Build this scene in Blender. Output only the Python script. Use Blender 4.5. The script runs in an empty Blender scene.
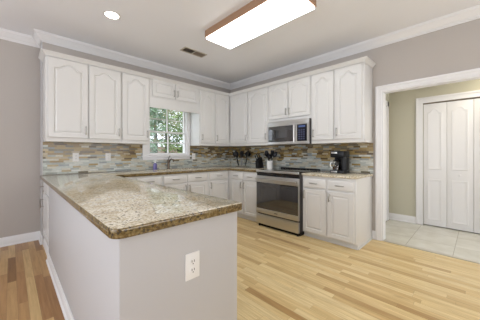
import bpy, bmesh, math, random
from mathutils import Vector, Matrix
sc = bpy.context.scene
COL = sc.collection
PI = math.pi
random.seed(7)

# ------------------------------------------------------------------ camera
cam_d = bpy.data.cameras.new('camera'); cam = bpy.data.objects.new('camera', cam_d); COL.objects.link(cam)
cam.location = (-3.6361, -4.0176, 1.2013)
cam.rotation_euler = (PI/2, 0, 0.7951 - PI/2)
cam_d.sensor_width = 36; cam_d.lens = 36*233.94/480
cam_d.shift_y = -6.9/480
cam_d.clip_start = 0.02
sc.camera = cam
# ------------------------------------------------------------------ world and light
w = bpy.data.worlds.new('world'); sc.world = w; w.use_nodes = True
bg = w.node_tree.nodes['Background']
bg.inputs['Color'].default_value = (0.83, 0.90, 1.0, 1); bg.inputs['Strength'].default_value = 1.8
def area(name, loc, rot, sx, sy, power, col):
    l = bpy.data.lights.new(name, 'AREA'); l.shape = 'RECTANGLE'; l.size = sx; l.size_y = sy
    l.energy = power; l.color = col
    o = bpy.data.objects.new(name, l); o.location = loc; o.rotation_euler = rot; COL.objects.link(o); return o
area('dining_window_fill', (-6.55, -3.2, 1.5), (PI/2+0.9, 0, -PI/2), 3.0, 1.6, 55, (0.92, 0.94, 1.0))  # added lamp at the unseen dining opening, tilted up to brighten the ceiling
area('family_room_fill', (-2.2, -6.9, 1.5), (PI/2+0.7, 0, 0), 4.0, 1.6, 75, (0.95, 0.97, 1.0))  # added fill lamp by the wall behind the viewer, aimed up at the ceiling
area('hall_lamp', (0.75, -4.3, 2.42), (0, 0, 0), 0.4, 0.4, 7.0, (1.0, 0.92, 0.76))
sl = bpy.data.lights.new('sun', 'SUN'); sl.energy = 2.2; sl.angle = 0.02; sl.color = (1.0, 0.95, 0.86)
so = bpy.data.objects.new('sun', sl); so.rotation_euler = Vector((-0.55, 0.75, -0.95)).to_track_quat('-Z', 'Y').to_euler(); COL.objects.link(so)
vs = sc.view_settings
vs.view_transform = 'Standard'; vs.look = 'None'; vs.gamma = 1; vs.use_curve_mapping = False
vs.exposure = 0.6
DIFFUSER = 5.2

# ------------------------------------------------------------------ materials
def mat(name, col=(0.8, 0.8, 0.8), rough=0.5, metal=0.0, spec=0.5, emit=None, es=0, trans=0, ior=1.45):
    m = bpy.data.materials.new(name); m.use_nodes = True
    b = m.node_tree.nodes['Principled BSDF']
    b.inputs['Base Color'].default_value = (*col, 1); b.inputs['Roughness'].default_value = rough
    b.inputs['Metallic'].default_value = metal; b.inputs['Specular IOR Level'].default_value = spec
    b.inputs['Transmission Weight'].default_value = trans; b.inputs['IOR'].default_value = ior
    if emit: b.inputs['Emission Color'].default_value = (*emit, 1); b.inputs['Emission Strength'].default_value = es
    return m
class NT:
    def __init__(s, m): s.t = m.node_tree; s.b = s.t.nodes['Principled BSDF']
    def n(s, k, **kw):
        x = s.t.nodes.new(k)
        for a, v in kw.items(): setattr(x, a, v)
        return x
    def link(s, a, b): s.t.links.new(a, b)
    def math(s, op, a, b=None, c=None):
        x = s.n('ShaderNodeMath', operation=op)
        for i, v in enumerate((a, b, c)):
            if v is None: continue
            if isinstance(v, (int, float)): x.inputs[i].default_value = v
            else: s.link(v, x.inputs[i])
        return x.outputs[0]
    def pos(s):
        g = s.n('ShaderNodeNewGeometry'); p = s.n('ShaderNodeSeparateXYZ'); s.link(g.outputs['Position'], p.inputs[0]); return p.outputs
    def comb(s, x, y, z=0.0):
        c = s.n('ShaderNodeCombineXYZ')
        for i, v in enumerate((x, y, z)):
            if isinstance(v, (int, float)): c.inputs[i].default_value = v
            else: s.link(v, c.inputs[i])
        return c.outputs[0]
    def ramp(s, f, stops, const=False):
        r = s.n('ShaderNodeValToRGB'); cr = r.color_ramp
        if const: cr.interpolation = 'CONSTANT'
        while len(cr.elements) < len(stops): cr.elements.new(0.5)
        for e, (p, c) in zip(cr.elements, stops): e.position = p; e.color = (*c, 1)
        s.link(f, r.inputs[0]); return r.outputs[0]
    def noise(s, vec, scale, detail=4, rough=0.55):
        n = s.n('ShaderNodeTexNoise'); n.inputs['Scale'].default_value = scale; n.inputs['Detail'].default_value = detail
        n.inputs['Roughness'].default_value = rough
        if vec is not None: s.link(vec, n.inputs['Vector'])
        return n.outputs['Fac']
    def white(s, vec):
        n = s.n('ShaderNodeTexWhiteNoise', noise_dimensions='3D'); s.link(vec, n.inputs[0]); return n.outputs['Value']
    def mix(s, f, a, b, mode='MIX'):
        x = s.n('ShaderNodeMix', data_type='RGBA', blend_type=mode)
        if isinstance(f, (int, float)): x.inputs[0].default_value = f
        else: s.link(f, x.inputs[0])
        for i, v in ((6, a), (7, b)):
            if isinstance(v, tuple): x.inputs[i].default_value = (*v, 1)
            else: s.link(v, x.inputs[i])
        return x.outputs[2]
    def bump(s, h, strength, dist=0.002):
        b = s.n('ShaderNodeBump'); b.inputs['Strength'].default_value = strength; b.inputs['Distance'].default_value = dist
        s.link(h, b.inputs['Height']); s.link(b.outputs[0], s.b.inputs['Normal'])
    def strips(s, u, v, rowh, length, gap, jitter=1.0):
        """strips running along u, stacked along v -> (random 0..1, is-gap 0/1, row id)"""
        vr = s.math('DIVIDE', v, rowh); row = s.math('FLOOR', vr)
        off = s.math('MULTIPLY', s.white(s.comb(row, 3.7, 1.3)), 7.0*jitter)
        lr = s.math('ADD', s.math('MULTIPLY', s.white(s.comb(row, 9.1, 4.4)), 0.6*jitter), 0.7 if jitter else 1.0)
        ul = s.math('ADD', s.math('DIVIDE', s.math('DIVIDE', u, length), lr), off)
        idx = s.math('FLOOR', ul)
        rnd = s.white(s.comb(row, idx, 0.5))
        fv = s.math('FRACT', vr); fu = s.math('FRACT', ul)
        gv = s.math('LESS_THAN', fv, gap/rowh); gu = s.math('LESS_THAN', fu, gap/length)
        return rnd, s.math('MAXIMUM', gv, gu), row, idx

M = {}
M['cab'] = mat('cabinet_paint', (0.71, 0.70, 0.68), 0.32)
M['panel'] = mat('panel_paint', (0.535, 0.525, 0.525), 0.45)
M['trim'] = mat('trim_paint', (0.80, 0.79, 0.785), 0.35)
M['ceil'] = mat('ceiling_paint', (0.88, 0.88, 0.90), 0.9)
M['wall'] = mat('wall_paint', (0.475, 0.435, 0.40), 0.75)
M['hallwall'] = mat('hall_wall_paint', (0.56, 0.535, 0.42), 0.8)
M['nickel'] = mat('brushed_nickel', (0.40, 0.385, 0.36), 0.28, 1.0)
M['steel'] = mat('stainless_steel', (0.60, 0.59, 0.57), 0.30, 1.0)
M['darksteel'] = mat('dark_enamel', (0.06, 0.055, 0.055), 0.35)
M['blackglass'] = mat('black_glass', (0.012, 0.012, 0.016), 0.05)
M['ovenglass'] = mat('tinted_oven_glass', (0.022, 0.021, 0.024), 0.06, spec=0.8, ior=1.7)
M['black'] = mat('black_plastic', (0.008, 0.008, 0.009), 0.3, spec=0.3)
M['blackm'] = mat('black_rubber', (0.02, 0.02, 0.02), 0.6)
M['white'] = mat('white_ceramic', (0.82, 0.82, 0.80), 0.2)
M['plate'] = mat('white_plastic', (0.85, 0.84, 0.82), 0.35)
M['slot'] = mat('dark_slot', (0.05, 0.045, 0.04), 0.6)
M['soap'] = mat('purple_soap', (0.19, 0.17, 0.40), 0.15)
M['bronze'] = mat('aged_bronze', (0.16, 0.12, 0.09), 0.3, 0.9)
M['lcd'] = mat('display', (0.02, 0.03, 0.08), 0.1, emit=(0.25, 0.4, 0.9), es=0.15)
M['button'] = mat('button_print', (0.035, 0.045, 0.10), 0.3)
M['knife'] = mat('knife_steel', (0.6, 0.6, 0.6), 0.2, 1.0)
M['coffee'] = mat('coffee', (0.05, 0.02, 0.01), 0.1)
M['glass'] = mat('clear_glass', (1, 1, 1), 0.0, trans=1.0, ior=1.45)
M['diff'] = mat('light_diffuser', (0.9, 0.9, 0.9), 0.5, emit=(0.94, 0.97, 1.0), es=DIFFUSER)
M['can'] = mat('recessed_lens', (0.9, 0.9, 0.9), 0.5, emit=(1.0, 0.95, 0.86), es=9.0)
M['oak'] = mat('oak_frame', (0.34, 0.20, 0.12), 0.45)
M['vent'] = mat('vent_bronze', (0.23, 0.18, 0.13), 0.5)
M['vent2'] = mat('vent_tan', (0.50, 0.46, 0.38), 0.5)
M['bark'] = mat('bark', (0.035, 0.028, 0.024), 0.9)
M['fence'] = mat('weathered_board', (0.20, 0.15, 0.11), 0.9)
M['lawn'] = mat('lawn', (0.16, 0.22, 0.08), 0.95)
def leafmat(name, a, b):
    m = mat(name, a, 0.7); n = NT(m); p = n.pos()
    r = n.noise(n.comb(p[0], p[1], p[2]), 1.8, 3)
    n.link(n.ramp(r, [(0.35, a), (0.65, b)]), n.b.inputs['Base Color']); return m
M['leaf1'] = leafmat('leaf_green', (0.06, 0.12, 0.03), (0.16, 0.24, 0.07))
M['leaf2'] = leafmat('leaf_blue_green', (0.05, 0.10, 0.055), (0.13, 0.21, 0.12))
M['leaf3'] = leafmat('leaf_olive', (0.10, 0.11, 0.045), (0.24, 0.22, 0.11))

# thin window glass
m = bpy.data.materials.new('window_glass'); m.use_nodes = True; t = m.node_tree; t.nodes.clear()
o_ = t.nodes.new('ShaderNodeOutputMaterial'); tr = t.nodes.new('ShaderNodeBsdfTransparent'); gl = t.nodes.new('ShaderNodeBsdfGlossy')
gl.inputs['Roughness'].default_value = 0.02; mx = t.nodes.new('ShaderNodeMixShader'); mx.inputs[0].default_value = 0.025
t.links.new(tr.outputs[0], mx.inputs[1]); t.links.new(gl.outputs[0], mx.inputs[2]); t.links.new(mx.outputs[0], o_.inputs[0])
M['pane'] = m

# wood floor strips run along y
def wood(name, stops, knot):
    m = mat(name, rough=0.32); n = NT(m); p = n.pos()
    rnd, gap, row, idx = n.strips(p[1], p[0], 0.062, 0.75, 0.0016)
    base = n.ramp(rnd, stops)
    g = n.noise(n.comb(n.math('ADD', n.math('MULTIPLY', p[0], 55), n.math('MULTIPLY', rnd, 40)), n.math('MULTIPLY', p[1], 3.0), rnd), 1.0, 5, 0.6)
    base = n.mix(1.0, base, n.ramp(g, [(0.3, (0.80, 0.76, 0.70)), (0.62, (1.05, 1.05, 1.05))]), 'MULTIPLY')
    kn = n.noise(n.comb(n.math('MULTIPLY', p[0], 10), n.math('MULTIPLY', p[1], 3.5), n.math('MULTIPLY', rnd, 9)), 1.0, 4, 0.6)
    base = n.mix(n.ramp(kn, [(0.63, (0, 0, 0)), (0.78, knot)]), base, (0.30, 0.15, 0.06))
    base = n.mix(n.math('MULTIPLY', gap, 0.55), base, (0.16, 0.09, 0.04))
    n.link(base, n.b.inputs['Base Color']); return m

M['floor'] = wood('oak_floor', [(0.0, (0.46, 0.28, 0.11)), (0.09, (0.60, 0.41, 0.18)), (0.28, (0.70, 0.515, 0.245)), (0.6, (0.76, 0.585, 0.295)), (1.0, (0.80, 0.645, 0.36))], (0.40, 0.40, 0.40))
M['floor2'] = wood('oak_floor_brown', [(0.0, (0.26, 0.13, 0.045)), (0.25, (0.38, 0.20, 0.08)), (0.55, (0.46, 0.265, 0.11)), (0.8, (0.54, 0.34, 0.15)), (1.0, (0.62, 0.43, 0.20))], (0.6, 0.6, 0.6))  # browner plank tones for the floor left of the peninsula

# hall tile
m = mat('hall_tile', rough=0.25); n = NT(m); p = n.pos()
rnd, gap, row, idx = n.strips(n.math('ADD', p[1], 0.13), n.math('ADD', p[0], 0.02), 0.46, 0.46, 0.006, 0)
cl = n.noise(n.comb(p[0], p[1], rnd), 5, 5)
c_ = n.ramp(cl, [(0.3, (0.60, 0.57, 0.48)), (0.7, (0.70, 0.68, 0.60))])
n.link(n.mix(gap, c_, (0.42, 0.39, 0.32)), n.b.inputs['Base Color']); M['tile'] = m

# glass and stone strip mosaic
def mosaic(name, axis):
    m = mat(name, rough=0.15); n = NT(m); p = n.pos()
    rnd, gap, row, idx = n.strips(p[axis], n.math('ADD', p[2], 0.0024), 0.0262, 0.115, 0.0018)
    r2 = n.white(n.comb(idx, row, 7.7))
    warm = n.ramp(rnd, [(0, (0.13, 0.085, 0.035)), (0.2, (0.27, 0.18, 0.065)), (0.42, (0.38, 0.27, 0.10)), (0.62, (0.18, 0.155, 0.10)), (0.76, (0.46, 0.38, 0.24)), (0.92, (0.25, 0.26, 0.23))], True)
    cool = n.ramp(rnd, [(0, (0.36, 0.38, 0.34)), (0.16, (0.50, 0.53, 0.49)), (0.40, (0.56, 0.53, 0.43)), (0.64, (0.30, 0.33, 0.32)), (0.74, (0.62, 0.63, 0.58)), (0.9, (0.42, 0.34, 0.20))], True)
    # the courses above z = 1.19 take mostly warm tones, those below mostly cool paler ones
    thr = n.ramp(n.math('DIVIDE', n.math('SUBTRACT', row, 35.0), 17.0), [(0.30, (0.06, 0.06, 0.06)), (0.62, (0.93, 0.93, 0.93))])
    c_ = n.mix(n.math('LESS_THAN', r2, thr), cool, warm)
    v = n.noise(n.comb(n.math('MULTIPLY', p[axis], 25), n.math('MULTIPLY', p[2], 90), rnd), 1.0, 3)
    c_ = n.mix(1.0, c_, n.ramp(v, [(0.3, (0.78, 0.78, 0.78)), (0.7, (1.12, 1.12, 1.12))]), 'MULTIPLY')
    n.link(n.mix(n.math('MULTIPLY', gap, 0.8), c_, (0.36, 0.33, 0.28)), n.b.inputs['Base Color'])
    n.bump(n.math('SUBTRACT', 1.0, gap), 0.5, 0.002)
    return m
M['mosx'] = mosaic('strip_mosaic_back', 0); M['mosy'] = mosaic('strip_mosaic_right', 1)

# granite
def granite(name, c1s, c2s, dark):
    m = mat(name, rough=0.06, spec=0.55); n = NT(m); p = n.pos(); V = n.comb(p[0], p[1], p[2])
    a = n.noise(V, 11, 8, 0.68); b = n.noise(V, 70, 6, 0.72)
    c1 = n.ramp(a, c1s); c2 = n.ramp(b, c2s)
    cc = n.mix(0.55, c1, c2)
    vo = n.n('ShaderNodeTexVoronoi'); vo.inputs['Scale'].default_value = 62; n.link(V, vo.inputs['Vector'])
    sp = n.math('MULTIPLY', n.math('LESS_THAN', vo.outputs['Distance'], 0.36), n.math('GREATER_THAN', n.noise(V, 22, 3), dark))
    cc = n.mix(n.math('MULTIPLY', sp, 0.85), cc, (0.05, 0.04, 0.03))
    n.link(cc, n.b.inputs['Base Color']); return m
M['granite'] = granite('granite', [(0.34, (0.30, 0.22, 0.12)), (0.44, (0.55, 0.46, 0.31)), (0.54, (0.74, 0.68, 0.54)), (0.70, (0.80, 0.77, 0.69))],
                       [(0.34, (0.05, 0.04, 0.03)), (0.44, (0.36, 0.27, 0.15)), (0.52, (0.74, 0.68, 0.54)), (0.70, (0.84, 0.81, 0.74))], 0.54)
# the edge of the large countertop is darker and browner than its top
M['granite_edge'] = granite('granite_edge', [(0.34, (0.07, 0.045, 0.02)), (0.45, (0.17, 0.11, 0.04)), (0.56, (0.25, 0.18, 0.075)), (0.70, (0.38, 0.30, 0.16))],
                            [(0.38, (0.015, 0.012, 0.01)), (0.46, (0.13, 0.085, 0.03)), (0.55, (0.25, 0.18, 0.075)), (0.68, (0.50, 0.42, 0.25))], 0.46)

# ------------------------------------------------------------------ mesh helpers
def B(): return bmesh.new()
def box(bm, x0, y0, z0, x1, y1, z1, bev=0.0):
    vs_ = [bm.verts.new((x, y, z)) for x in (x0, x1) for y in (y0, y1) for z in (z0, z1)]
    q = [(0, 1, 3, 2), (4, 6, 7, 5), (0, 4, 5, 1), (2, 3, 7, 6), (0, 2, 6, 4), (1, 5, 7, 3)]
    fs = [bm.faces.new([vs_[i] for i in f]) for f in q]
    if bev:
        es = list({e for f in fs for e in f.edges})
        bmesh.ops.bevel(bm, geom=es, offset=bev, segments=2, affect='EDGES', profile=0.6)
    return bm
def cyl(bm, p0, p1, r0, r1=None, seg=14):
    r1 = r0 if r1 is None else r1
    p0 = Vector(p0); p1 = Vector(p1); d = (p1-p0)
    up = d.normalized(); a = up.orthogonal().normalized(); b = up.cross(a)
    ra = [bm.verts.new(p0+(a*math.cos(2*PI*i/seg)+b*math.sin(2*PI*i/seg))*r0) for i in range(seg)]
    rb = [bm.verts.new(p1+(a*math.cos(2*PI*i/seg)+b*math.sin(2*PI*i/seg))*r1) for i in range(seg)]
    for i in range(seg): bm.faces.new((ra[i], ra[(i+1) % seg], rb[(i+1) % seg], rb[i]))
    bm.faces.new(list(reversed(ra))); bm.faces.new(rb); return bm
def tube(bm, pts, r, seg=10):
    pts = [Vector(p) for p in pts]; rings = []
    a = None
    for i, p in enumerate(pts):
        d = (pts[min(i+1, len(pts)-1)]-pts[max(i-1, 0)]).normalized()
        a = d.orthogonal().normalized() if a is None else (a-d*a.dot(d)).normalized()
        b = d.cross(a); rr = r[i] if isinstance(r, (list, tuple)) else r
        rings.append([bm.verts.new(p+(a*math.cos(2*PI*k/seg)+b*math.sin(2*PI*k/seg))*rr) for k in range(seg)])
    for A, C in zip(rings, rings[1:]):
        for k in range(seg): bm.faces.new((A[k], A[(k+1) % seg], C[(k+1) % seg], C[k]))
    bm.faces.new(list(reversed(rings[0]))); bm.faces.new(rings[-1]); return bm
def lathe(bm, prof, c=(0, 0, 0), seg=24, sx=1, sy=1):
    rings = []
    for r, z in prof:
        rings.append([bm.verts.new((c[0]+sx*r*math.cos(2*PI*k/seg), c[1]+sy*r*math.sin(2*PI*k/seg), c[2]+z)) for k in range(seg)])
    for A, C in zip(rings, rings[1:]):
        for k in range(seg): bm.faces.new((A[k], A[(k+1) % seg], C[(k+1) % seg], C[k]))
    bm.faces.new(list(reversed(rings[0]))); bm.faces.new(rings[-1]); return bm
def ellipsoid(bm, c, rx, ry, rz, rot=None):
    r = bmesh.ops.create_uvsphere(bm, u_segments=16, v_segments=10, radius=1)
    for v in r['verts']:
        q = Vector((v.co.x*rx, v.co.y*ry, v.co.z*rz))
        if rot: q = rot @ q
        v.co = q+Vector(c)
    return bm
def sweep(bm, path, prof, side=1):
    """profile (offset to the right of travel, z) swept along an xy path with mitred corners"""
    P = [Vector(p) for p in path]; rings = []
    def nr(a, b): d = (b-a).normalized(); return Vector((d.y, -d.x))*side
    for i, p in enumerate(P):
        if i == 0: mv = nr(P[0], P[1])
        elif i == len(P)-1: mv = nr(P[-2], P[-1])
        else:
            n1 = nr(P[i-1], p); n2 = nr(p, P[i+1]); mv = (n1+n2)/(1+n1.dot(n2))
        rings.append([bm.verts.new((p.x+mv.x*o, p.y+mv.y*o, z)) for o, z in prof])
    k = len(prof)
    for A, C in zip(rings, rings[1:]):
        for j in range(k): bm.faces.new((A[j], A[(j+1) % k], C[(j+1) % k], C[j]))
    bm.faces.new(rings[0]); bm.faces.new(list(reversed(rings[-1]))); return bm
def obj(name, bm, m, parent=None, smooth=35, bevel=0):
    bmesh.ops.recalc_face_normals(bm, faces=bm.faces)
    if bevel: 
        es = [e for e in bm.edges if len(e.link_faces) == 2 and e.calc_face_angle(0) > 0.6]
        bmesh.ops.bevel(bm, geom=es, offset=bevel, segments=2, affect='EDGES', profile=0.6)
    me = bpy.data.meshes.new(name); bm.to_mesh(me); bm.free()
    me.materials.append(m)
    me.shade_smooth(); me.set_sharp_from_angle(angle=math.radians(smooth))
    o = bpy.data.objects.new(name, me); COL.objects.link(o)
    if parent is not None: o.parent = parent
    return o
def thing(name, label, cat, loc=(0, 0, 0), rz=0, group=None):
    o = bpy.data.objects.new(name, None); o.empty_display_size = 0.1; COL.objects.link(o)
    o.location = loc; o.rotation_euler = (0, 0, rz); o['label'] = label; o['category'] = cat
    if group: o['group'] = group
    return o
def tag(o, label, cat, group=None):
    o['label'] = label; o['category'] = cat
    if group: o['group'] = group
    return o
def struct(name, bm, m, parent=None, label=None, cat=None, **k):
    o = obj(name, bm, m, parent, **k)
    if parent is None: o['kind'] = 'structure'
    if label: o['label'] = label
    if cat: o['category'] = cat
    return o
def sroot(name, label, cat, loc=(0, 0, 0), rz=0):
    o = thing(name, label, cat, loc, rz); o['kind'] = 'structure'; return o

# ------------------------------------------------------------------ the setting
H = 2.77; DY0, DZ = -3.086, 2.052; XW = -3.335; YD = 0.27
# floors
b = B(); box(b, XW, -7.0, -0.12, 0.03, YD, 0.0)
struct('floor', b, M['floor'], label='pale honey oak strip floor of the kitchen', cat='floor')
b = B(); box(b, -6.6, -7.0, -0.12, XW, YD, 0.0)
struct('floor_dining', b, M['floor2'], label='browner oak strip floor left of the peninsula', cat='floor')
b = B(); box(b, 0.03, -6.2, -0.12, 1.42, -2.75, -0.002)
struct('floor_hall', b, M['tile'], label='cream square tile floor of the hall beyond the doorway', cat='floor')
b = B(); box(b, -0.012, -4.74, 0.0, 0.045, DY0-0.019, 0.006, 0.002)
struct('trim_1', b, M['vent2'], label='narrow wooden threshold between strip floor and hall tile', cat='threshold')
# ceiling
b = B(); box(b, -6.6, -7.0, H, 0.0, YD, H+0.1)
struct('ceiling', b, M['ceil'], label='flat off white kitchen ceiling', cat='ceiling')
b = B(); box(b, 0.12, -6.2, 2.44, 1.42, -2.75, 2.54)
struct('ceiling_hall', b, M['ceil'], label='low hall ceiling beyond the doorway', cat='ceiling')
# back wall with window opening
WX0, WX1, WZ0, WZ1 = -1.925, -1.150, 1.165, 2.08
b = B(); T = 0.15
box(b, XW, 0, 0, WX0, T, H); box(b, WX1, 0, 0, 0.12, T, H); box(b, WX0, 0, 0, WX1, T, WZ0); box(b, WX0, 0, WZ1, WX1, T, H)
box(b, XW, T, 0, XW+0.15, YD+0.15, H)
struct('wall_back', b, M['wall'], label='kitchen wall holding the window', cat='wall')
b = B(); box(b, -6.6, YD, 0, XW, YD+0.15, H)
struct('wall_left', b, M['wall'], label='plain taupe wall set back at far left', cat='wall')
DY0, DZ = -3.086, 2.052
b = B(); box(b, 0, DY0, 0, 0.12, 0, H); box(b, 0, -4.75, DZ, 0.12, DY0, H); box(b, 0, -7.0, 0, 0.12, -4.75, H)
struct('wall_right', b, M['wall'], label='taupe wall behind the stove with wide doorway', cat='wall')
b = B(); box(b, 1.30, -6.2, 0, 1.42, -4.88, 2.44); box(b, 1.30, -3.366, 0, 1.42, -2.75, 2.44); box(b, 1.30, -4.88, 2.035, 1.42, -3.366, 2.44); box(b, 1.40, -4.88, 0, 1.42, -3.366, 2.035)
struct('wall_hall', b, M['hallwall'], label='beige far wall of the hall around the closet doors', cat='wall')
b = B(); box(b, 0.12, -2.87, 0, 1.30, -2.75, 2.44)
struct('wall_hall_side', b, M['hallwall'], label='side wall at the left end of the hall', cat='wall')

b = B(); box(b, -6.75, -7.15, 0, 0.12, -7.0, H)
struct('wall_front', b, M['wall'], label='taupe wall behind the viewer', cat='wall')
b = B(); box(b, -6.75, -7.0, 0, -6.6, -5.2, H); box(b, -6.75, -0.9, 0, -6.6, YD+0.15, H); box(b, -6.75, -5.2, 0, -6.6, -0.9, 0.4); box(b, -6.75, -5.2, 2.3, -6.6, -0.9, H)
struct('wall_dining', b, M['wall'], label='taupe dining wall with a wide window opening', cat='wall')
# crown along the ceiling
cr = [(0, H), (0.095, H), (0.095, H-0.012), (0.084, H-0.012), (0.084, H-0.024), (0.072, H-0.032), (0.050, H-0.056), (0.034, H-0.074), (0.024, H-0.080), (0.024, H-0.092), (0.012, H-0.092), (0.012, H-0.106), (0, H-0.106)]
b = sweep(B(), [(-6.6, YD), (XW, YD), (XW, 0), (0, 0), (0, -7.0)], cr)
struct('trim_2', b, M['trim'], label='white crown moulding running round the kitchen ceiling', cat='crown moulding', smooth=25)
bbp = [(0, 0), (0.026, 0), (0.026, 0.012), (0.016, 0.022), (0.016, 0.085), (0.010, 0.10), (0.006, 0.115), (0, 0.115)]
b = sweep(B(), [(-6.6, YD), (XW, YD), (XW, 0.0)], bbp)
struct('baseboard_left', b, M['trim'], label='white baseboard below the plain taupe wall', cat='baseboard')
b = sweep(B(), [(0, -2.972), (0, -3.015)], bbp)
struct('baseboard_right', b, M['trim'], label='short white baseboard between cabinet and doorway casing', cat='baseboard')
b = sweep(B(), [(1.30, -2.87), (1.30, -3.27)], bbp)
struct('baseboard_hall', b, M['trim'], label='white baseboard on the far hall wall', cat='baseboard')
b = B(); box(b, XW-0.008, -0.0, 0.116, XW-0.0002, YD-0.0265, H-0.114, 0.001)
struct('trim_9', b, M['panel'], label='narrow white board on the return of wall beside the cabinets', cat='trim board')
# backsplash
b = B(); box(b, XW+0.002, -0.010, 0.915, WX0-0.108, 0.0, 1.346); box(b, WX1+0.055, -0.010, 0.915, -0.001, 0.0, 1.346); box(b, WX0-0.108, -0.010, 0.915, WX1+0.055, 0.0, 1.085)
struct('trim_3', b, M['mosx'], label='strip mosaic backsplash of brown and grey tiles below the window', cat='backsplash')
b = B(); box(b, -0.010, -2.985, 0.915, 0.0, -0.011, 1.346)
struct('trim_4', b, M['mosy'], label='strip mosaic backsplash of brown and grey tiles behind the stove', cat='backsplash')

# doorway casing in the right wall
def casing_legs(bm, X, ya, yb, ztop, wd, out):
    # ya, yb inner edges of the legs (ya > yb), on a wall plane x = X, projecting towards out (-1 / +1)
    def seg(y0, z0, y1, z1): box(bm, min(X, X+out*0.016), y0, z0, max(X, X+out*0.016), y1, z1)
    def band(y0, z0, y1, z1): box(bm, min(X, X+out*0.026), y0, z0, max(X, X+out*0.026), y1, z1, 0.004)
    if ya is not None: seg(ya, 0, ya+wd, ztop+wd); band(ya+wd-0.028, 0, ya+wd+0.002, ztop+wd+0.002)
    if yb is not None: seg(yb-wd, 0, yb, ztop+wd); band(yb-wd-0.002, 0, yb-wd+0.028, ztop+wd+0.002)
    seg(yb, ztop, ya, ztop+wd); band(yb-wd, ztop+wd-0.028, ya+wd-0.028, ztop+wd+0.002)
b = B(); casing_legs(b, 0.0, DY0, -4.75, DZ, 0.068, -1); casing_legs(b, 0.12, DY0, -4.75, DZ, 0.068, 1)
box(b, 0, DY0-0.018, 0, 0.12, DY0, DZ); box(b, 0, -4.75, 0, 0.12, -4.732, DZ); box(b, 0, -4.732, DZ-0.018, 0.12, DY0-0.018, DZ)
struct('trim_5', b, M['trim'], label='white casing and jamb of the wide doorway to the hall', cat='door casing')
# closet bifold
b = B(); casing_legs(b, 1.30, -3.366, -4.88, 2.035, 0.092, -1)
struct('trim_6', b, M['trim'], label='white casing around the folding closet doors', cat='door casing')

def arch_loop(x0, x1, z0, z1, drop, ins, n=16):
    """points of a panel outline, inset by ins: bottom, right, top (bell arch), left"""
    a, c, d, e = x0+ins, x1-ins, z0+ins, z1-ins
    sh = e-drop
    P = [(a+(c-a)*i/4, d) for i in range(4)]+[(c, d+(sh-d)*i/4) for i in range(4)]
    for i in range(n):
        t = i/n; x = c-(c-a)*t
        q_ = min(1, max(0, (min(t, 1-t)-0.10)/0.34)); s_ = q_*q_*(3-2*q_)
        P.append((x, sh+drop*s_))
    P += [(a, sh-(sh-d)*i/4) for i in range(4)]
    return P
def panel_front(bm, w, h, y0, th, stile, drop, rail=None, groove=0.010, x0=0, z0=0, panels=None):
    """raised-panel slab, front at y0-th (facing -y), back at y0"""
    yf = y0-th
    def rect(ins=0.0, n=16):
        a, c, d, e = x0+ins, x0+w-ins, z0+ins, z0+h-ins
        return [(a+(c-a)*i/4, d) for i in range(4)]+[(c, d+(e-d)*i/4) for i in range(4)]+[(c-(c-a)*i/n, e) for i in range(n)]+[(a, e-(e-d)*i/4) for i in range(4)]
    r = [(rect(0), y0), (rect(0), yf+0.004), (rect(0.004), yf)]
    for ins, dy in ((stile, 0), (stile+0.004, groove), (stile+0.012, groove), (stile+0.030, 0.001)):
        r.append((arch_loop(x0, x0+w, z0, z0+h, drop, ins), yf+dy))
    V = [[bm.verts.new((x, y, z)) for x, z in L] for L, y in r]
    k = len(V[0])
    for A, C in zip(V, V[1:]):
        for j in range(k): bm.faces.new((A[j], A[(j+1) % k], C[(j+1) % k], C[j]))
    bm.faces.new(V[-1]); bm.faces.new(list(reversed(V[0])))
    return bm
def slab_front(bm, x0, z0, w, h, y0, th):
    yf = y0-th
    def rc(i): return [(x0+i, z0+i), (x0+w-i, z0+i), (x0+w-i, z0+h-i), (x0+i, z0+h-i)]
    r = [(rc(0), y0), (rc(0), yf+0.009), (rc(0.004), yf+0.006), (rc(0.014), yf+0.001), (rc(0.018), yf)]
    V = [[bm.verts.new((x, y, z)) for x, z in L] for L, y in r]
    for A, C in zip(V, V[1:]):
        for j in range(4): bm.faces.new((A[j], A[(j+1) % 4], C[(j+1) % 4], C[j]))
    bm.faces.new(V[-1]); bm.faces.new(list(reversed(V[0]))); return bm
def pull(parent, x, z, y, vert=True, L=0.115):
    b = B(); h = L/2; r = 0.0055; off = 0.028
    d = (lambda t, o: (x, y-o, z+t)) if vert else (lambda t, o: (x+t, y-o, z))
    cyl(b, d(-h*0.78, 0), d(-h*0.78, off), r, seg=10); cyl(b, d(h*0.78, 0), d(h*0.78, off), r, seg=10)
    tube(b, [d(-h, off), d(-h*0.8, off+0.003), d(0, off+0.005), d(h*0.8, off+0.003), d(h, off)], [r*0.9, r*1.25, r*1.25, r*1.25, r*0.9])
    return obj('handle', b, M['nickel'], parent)

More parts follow.
